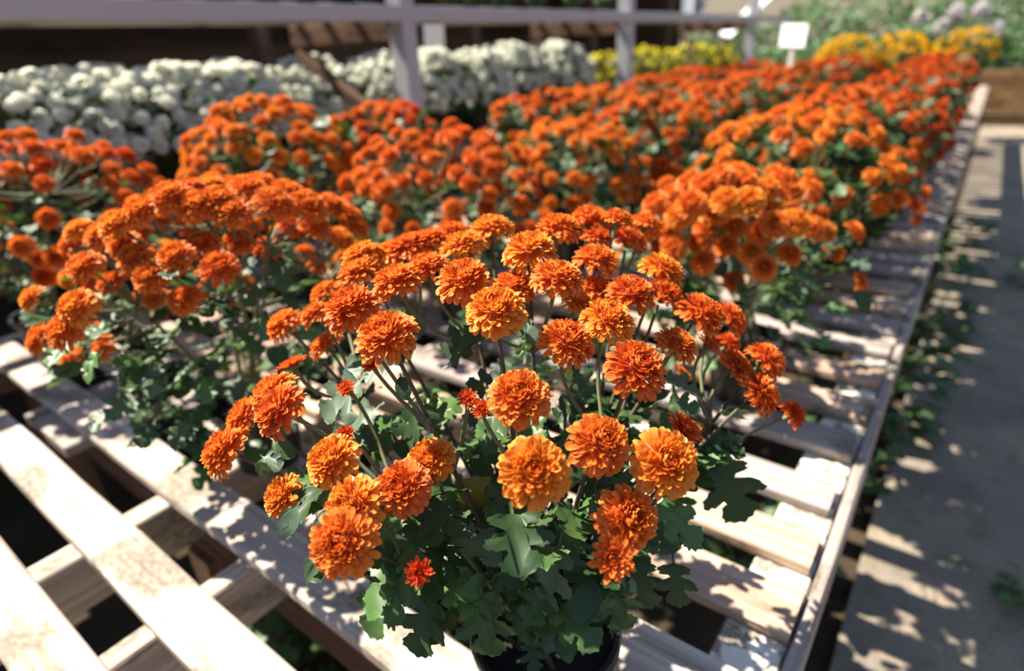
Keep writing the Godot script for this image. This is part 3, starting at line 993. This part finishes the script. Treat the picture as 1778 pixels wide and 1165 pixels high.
# a plant to copy: the leaves are one mass, each flower head a part
func plant_to_copy(called: String, seed_no: int, mats: Array, meshes: Array, count: int, rh: float, rv: float, size: float, leaf_mats: Array) -> Node3D:
	rng.seed = seed_no
	var t := Node3D.new()
	t.name = called
	part("pot", pot_mesh, M.pot, t)
	part("soil", soil_mesh, M.soil, t)
	var centre := Vector3(0, 0.275, 0)
	var stalks := []
	var made := []
	var tries := 0
	while made.size() < count and tries < 6000:
		tries += 1
		var y := rr(-0.04, 1.0) if tries % 6 else rr(-0.30, 0.2)
		var a := rr(0, TAU)
		var w := sqrt(maxf(0.0, 1 - y * y))
		var bump := 1.0 + 0.09 * sin(a * 3.0 + seed_no) * w
		var p := centre + Vector3(cos(a) * w * rh, y * rv, sin(a) * w * rh) * bump * rr(0.93, 1.05)
		var free := true
		for q in made:
			if q.distance_to(p) < size * (0.78 if tries < 3000 else 0.6):
				free = false
				break
		if not free:
			continue
		made.append(p)
		var n := (p - centre + Vector3(0, 0.07, 0)).normalized() + vrand(0.12)
		var radius := size * rr(0.46, 0.58)
		part("flower_head", meshes[rng.randi() % meshes.size()], mats[rng.randi() % mats.size()], t, Transform3D(facing(n, rr(0, TAU)) * Basis.from_scale(Vector3.ONE * radius), p))
		stalks.append(stalk_between(Vector3(p.x * 0.25, 0.13, p.z * 0.25), p - n * radius * 0.3, 0.002))
	stuff_part("stems", stalk_mesh, M.stalk, t, stalks)
	for half in 2:
		var places := []
		for i in 190:
			var h := rr(0.0, 1.0)
			var a := rr(0, TAU)
			var w := (0.52 + 0.40 * sin(h * PI * 0.72)) * sqrt(rr(0.25, 1.0)) * (1.0 if h < 0.7 else 1.0 - (h - 0.7) * 1.2)
			var p := Vector3(cos(a) * w * rh, 0.125 + h * (centre.y - 0.125 + rv * 0.78), sin(a) * w * rh)
			places.append(Transform3D(along(Vector3(cos(a), rr(-0.5, 0.4), sin(a)) + vrand(0.5), Vector3(0, 1, 0) + vrand(0.5)) * Basis.from_scale(Vector3.ONE * rr(0.042, 0.068)), p))
		stuff_part("foliage", leaves[half * 2], leaf_mats[half], t, places)
	t.set_meta("category", "potted plant")
	return t


func build_far_orange() -> void:
	var green := [M.leaf, M.leaf_dark]
	var protos := [
		plant_to_copy("proto_a", 31, [M.orange, M.orange_deep, M.orange], heads, 82, 0.235, 0.20, 0.046, green),
		plant_to_copy("proto_b", 32, [M.orange_gold, M.orange, M.orange_gold], heads, 82, 0.235, 0.19, 0.046, green),
		plant_to_copy("proto_c", 33, [M.orange_deep, M.orange_red, M.orange], heads, 80, 0.23, 0.21, 0.045, green),
		plant_to_copy("proto_d", 34, [M.rust, M.orange_red, M.orange_deep], heads, 80, 0.235, 0.20, 0.045, green)]
	# rows along the bench: x, z, which kind, size
	var edge := [[-0.39, -1.74, 1, 1.06], [-0.285, -2.06, 2, 0.80], [-0.40, -2.46, 0, 1.04], [-0.30, -2.88, 3, 0.92], [-0.37, -3.32, 3, 1.02], [-0.31, -3.82, 3, 1.0], [-0.36, -4.35, 3, 1.04], [-0.32, -4.9, 3, 1.0], [-0.34, -5.5, 3, 1.05], [-0.36, -6.2, 3, 1.0]]
	var middle := [[-1.03, -1.68, 1, 0.98], [-1.00, -2.20, 0, 1.02], [-0.98, -2.72, 0, 1.04], [-0.95, -3.24, 2, 1.04], [-1.0, -3.78, 0, 1.06], [-0.95, -4.35, 3, 1.06], [-0.98, -4.95, 3, 1.05], [-0.95, -5.65, 3, 1.05]]
	var outer := [[-1.66, -1.47, 2, 1.08], [-1.44, -2.16, 0, 1.08], [-1.50, -2.70, 1, 1.05], [-1.46, -3.25, 0, 1.06], [-1.52, -3.85, 2, 1.06], [-1.46, -4.5, 3, 1.05], [-1.5, -5.2, 3, 1.05]]
	var ordinal := ["first", "second", "third", "fourth", "fifth", "sixth", "seventh", "eighth", "ninth", "tenth", "eleventh", "twelfth"]
	var rows := [[edge, "row along the bench edge by the path", 2], [middle, "middle row of the slatted bench", 2], [outer, "row beside the white flowers", 2]]
	for r in rows:
		for i in r[0].size():
			var q = r[0][i]
			var tone: String = ["orange", "golden orange", "reddish orange", "rust orange"][q[2]]
			copy_of(protos[q[2]], "potted_chrysanthemum", Vector3(q[0], BT, q[1]), i * 1.3 + q[0] * 5.0, q[3], "%s chrysanthemum, %s in the %s" % [tone, ordinal[i + r[2]], r[1]], "orange chrysanthemums in rows")
	for o in protos:
		o.free()


func build_white_row() -> void:
	var protos := [plant_to_copy("proto_w", 51, [M.white], heads_plain, 125, 0.25, 0.20, 0.052, [M.leaf, M.leaf_dark]), plant_to_copy("proto_v", 52, [M.white], heads_plain, 125, 0.245, 0.205, 0.052, [M.leaf_dark, M.leaf])]
	var front := [[-60, 1.0, -2.45], [60, 1.0, -2.42], [185, 0.98, -2.42], [300, 1.0, -2.45], [395, 1.0, -2.5], [480, 0.92, -2.62], [640, 0.95, -2.72], [742, 1.02, -2.5], [815, 1.0, -2.5], [885, 1.05, -2.5], [960, 1.05, -2.5]]
	for i in front.size():
		var p := ray_to_x(front[i][0], 110, front[i][2])
		copy_of(protos[i % 2], "white_chrysanthemum", Vector3(p.x, WT, p.z), i * 1.1, front[i][1], "white chrysanthemum, %s in the front row %s the grey post" % [["sixth", "fifth", "fourth", "third", "second", "first", "first", "second", "third", "fourth", "fifth"][i], "before" if i < 6 else "past"], "white chrysanthemums in the front row")
	for i in 9:
		copy_of(protos[(i + 1) % 2], "white_chrysanthemum", Vector3(-3.06 + 0.04 * sin(i * 3.0), WT, -0.15 - i * 0.52), i * 1.7, 1.02, "white chrysanthemum, %s in the back row beside the added shade cover" % ["first", "second", "third", "fourth", "fifth", "sixth", "seventh", "eighth", "ninth"][i], "white chrysanthemums in the back row")
	for o in protos:
		o.free()


func build_yellow_rows() -> void:
	var lemon := plant_to_copy("proto_l", 61, [M.lemon], heads_plain, 95, 0.25, 0.19, 0.046, [M.leaf_dark, M.leaf])
	for i in 5:
		var p := ray_to_x([1052, 1105, 1150, 1200, 1248][i], 100, -2.52)
		copy_of(lemon, "yellow_chrysanthemum", Vector3(-2.52, WT, p.z), i * 1.2, 0.88 + 0.06 * (i % 2), "lemon yellow chrysanthemum, %s past the white ones on the raised bench" % ["first", "second", "third", "fourth", "fifth"][i], "lemon yellow chrysanthemums")
	var gold := plant_to_copy("proto_g", 62, [M.golden], heads_plain, 95, 0.25, 0.19, 0.046, [M.leaf_dark, M.leaf])
	var far := [[1478, 92, 6.9], [1562, 100, 6.9], [1678, 98, 7.4]]
	for i in 3:
		var p := at(far[i][0], far[i][1], far[i][2])
		copy_of(gold, "yellow_chrysanthemum", Vector3(p.x, BT, p.z), i * 2.0, 1.32, ["golden yellow chrysanthemum behind the price card side of the far bench end", "golden yellow chrysanthemum between two others at the far bench end", "golden yellow chrysanthemum at the far bench end beside the path"][i], "golden yellow chrysanthemums")
	lemon.free()
	gold.free()


func build_shelf_plants() -> void:
	var kinds := [["pink", M.pink, "small pink bedding plant on the upper shelf"], ["orange", M.orange_gold, "small orange bedding plant on the upper shelf"], ["golden", M.golden, "small golden bedding plant on the upper shelf"], ["lemon", M.lemon, "small lemon yellow bedding plant on the upper shelf"], ["scarlet", M.scarlet, "small scarlet bedding plant on the upper shelf"], ["white", M.white, "small white bedding plant on the upper shelf"]]
	var protos := []
	for k in kinds:
		protos.append(plant_to_copy("proto_" + k[0], 71 + protos.size(), [k[1]], heads_plain, 40, 0.17, 0.10, 0.05, [M.leaf_bright, M.leaf]))
	var row := [[230, 4], [330, 0], [410, 0], [478, 1], [548, 3], [622, 2], [770, 1], [815, 5], [860, 4], [920, 1], [985, 2], [1040, 5]]
	var order := 0
	for q in row:
		var p := ray_to_x(q[0], 15, -2.30)
		order += 1
		copy_of(protos[q[1]], "bedding_plant", Vector3(-2.25, 1.553, p.z), q[0] * 0.7, 0.38, kinds[q[1]][2] + ", %s along the rail" % ["first", "second", "third", "fourth", "fifth", "sixth", "seventh", "eighth", "ninth", "tenth", "eleventh", "twelfth"][order - 1], "bedding plants on the upper shelf")
	for o in protos:
		o.free()


func build_signs() -> void:
	for q in [[1378, 62, 3.3, 0.18, 0.115, 1362, 0.42, "white price card on a pale stake standing among the orange flowers", BT], [755, 66, 3.35, 0.115, 0.125, 757, 0.30, "small white label card above the white flowers", WT]]:
		var p := at(q[0], q[1], q[2])
		var t := thing("plant_sign", q[7], "sign", Vector3(p.x, p.y - q[6], p.z))
		var c := part("card", board(q[3], q[4], 0.003, 0.0, 0.001), M.card, t, Transform3D(Basis(Vector3.UP, deg_to_rad(-30 if q[3] > 0.15 else 30)), Vector3(0, q[6] + q[4] / 2, 0)))
		c.rotation.z = -0.06
		var foot_y: float = q[8] + 0.02 - t.position.y
		var top := Vector3(0, q[6] - q[4] * 0.3, -0.006)
		var low := Vector3(-0.012, foot_y, -0.02)
		part("stake", board(top.distance_to(low), 0.006, 0.03, 0.0, 0.001), M.stake, t, Transform3D(along(top - low, Vector3(-0.5, 0, 1)) * Basis(Vector3(0, 1, 0), Vector3(0, 0, 1), Vector3(1, 0, 0)), (top + low) / 2))


func build_weeds() -> void:
	rng.seed = 4242
	var spots := [[-0.14, -1.9, 0.26], [-0.08, -2.35, 0.34], [-0.12, -2.8, 0.3], [-0.25, -1.3, 0.3], [-0.9, -0.5, 0.34], [-0.5, -0.35, 0.3], [0.0, -3.4, 0.3], [0.02, -4.2, 0.3], [0.37, -1.62, 0.10], [0.10, -5.0, 0.2], [-0.7, -0.75, 0.3], [0.42, -4.3, 0.16]]
	for i in spots.size():
		var s = spots[i]
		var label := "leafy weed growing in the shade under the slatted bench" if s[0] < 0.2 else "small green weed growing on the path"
		var t := thing("weed_clump", label, "weed", Vector3(s[0], 0.0, s[1]), "weeds under the bench" if s[0] < 0.2 else "weeds on the path")
		var places := []
		for k in 46:
			var d := Vector3(rr(-1, 1), rr(0.05, 1.1), rr(-1, 1))
			places.append(Transform3D(along(Vector3(d.x, rr(-0.2, 0.5), d.z), Vector3(0, 1, 0) + vrand(0.4)) * Basis.from_scale(Vector3.ONE * s[2] * rr(0.22, 0.40)), d * Vector3(s[2] * 0.45, s[2], s[2] * 0.45)))
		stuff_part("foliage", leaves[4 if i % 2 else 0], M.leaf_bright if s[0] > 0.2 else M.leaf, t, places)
		for k in 5:
			part("stem", stalk_mesh, M.stalk, t, stalk_between(Vector3(0, 0, 0), Vector3(rr(-0.4, 0.4), rr(0.6, 1.0), rr(-0.4, 0.4)) * s[2], 0.003))
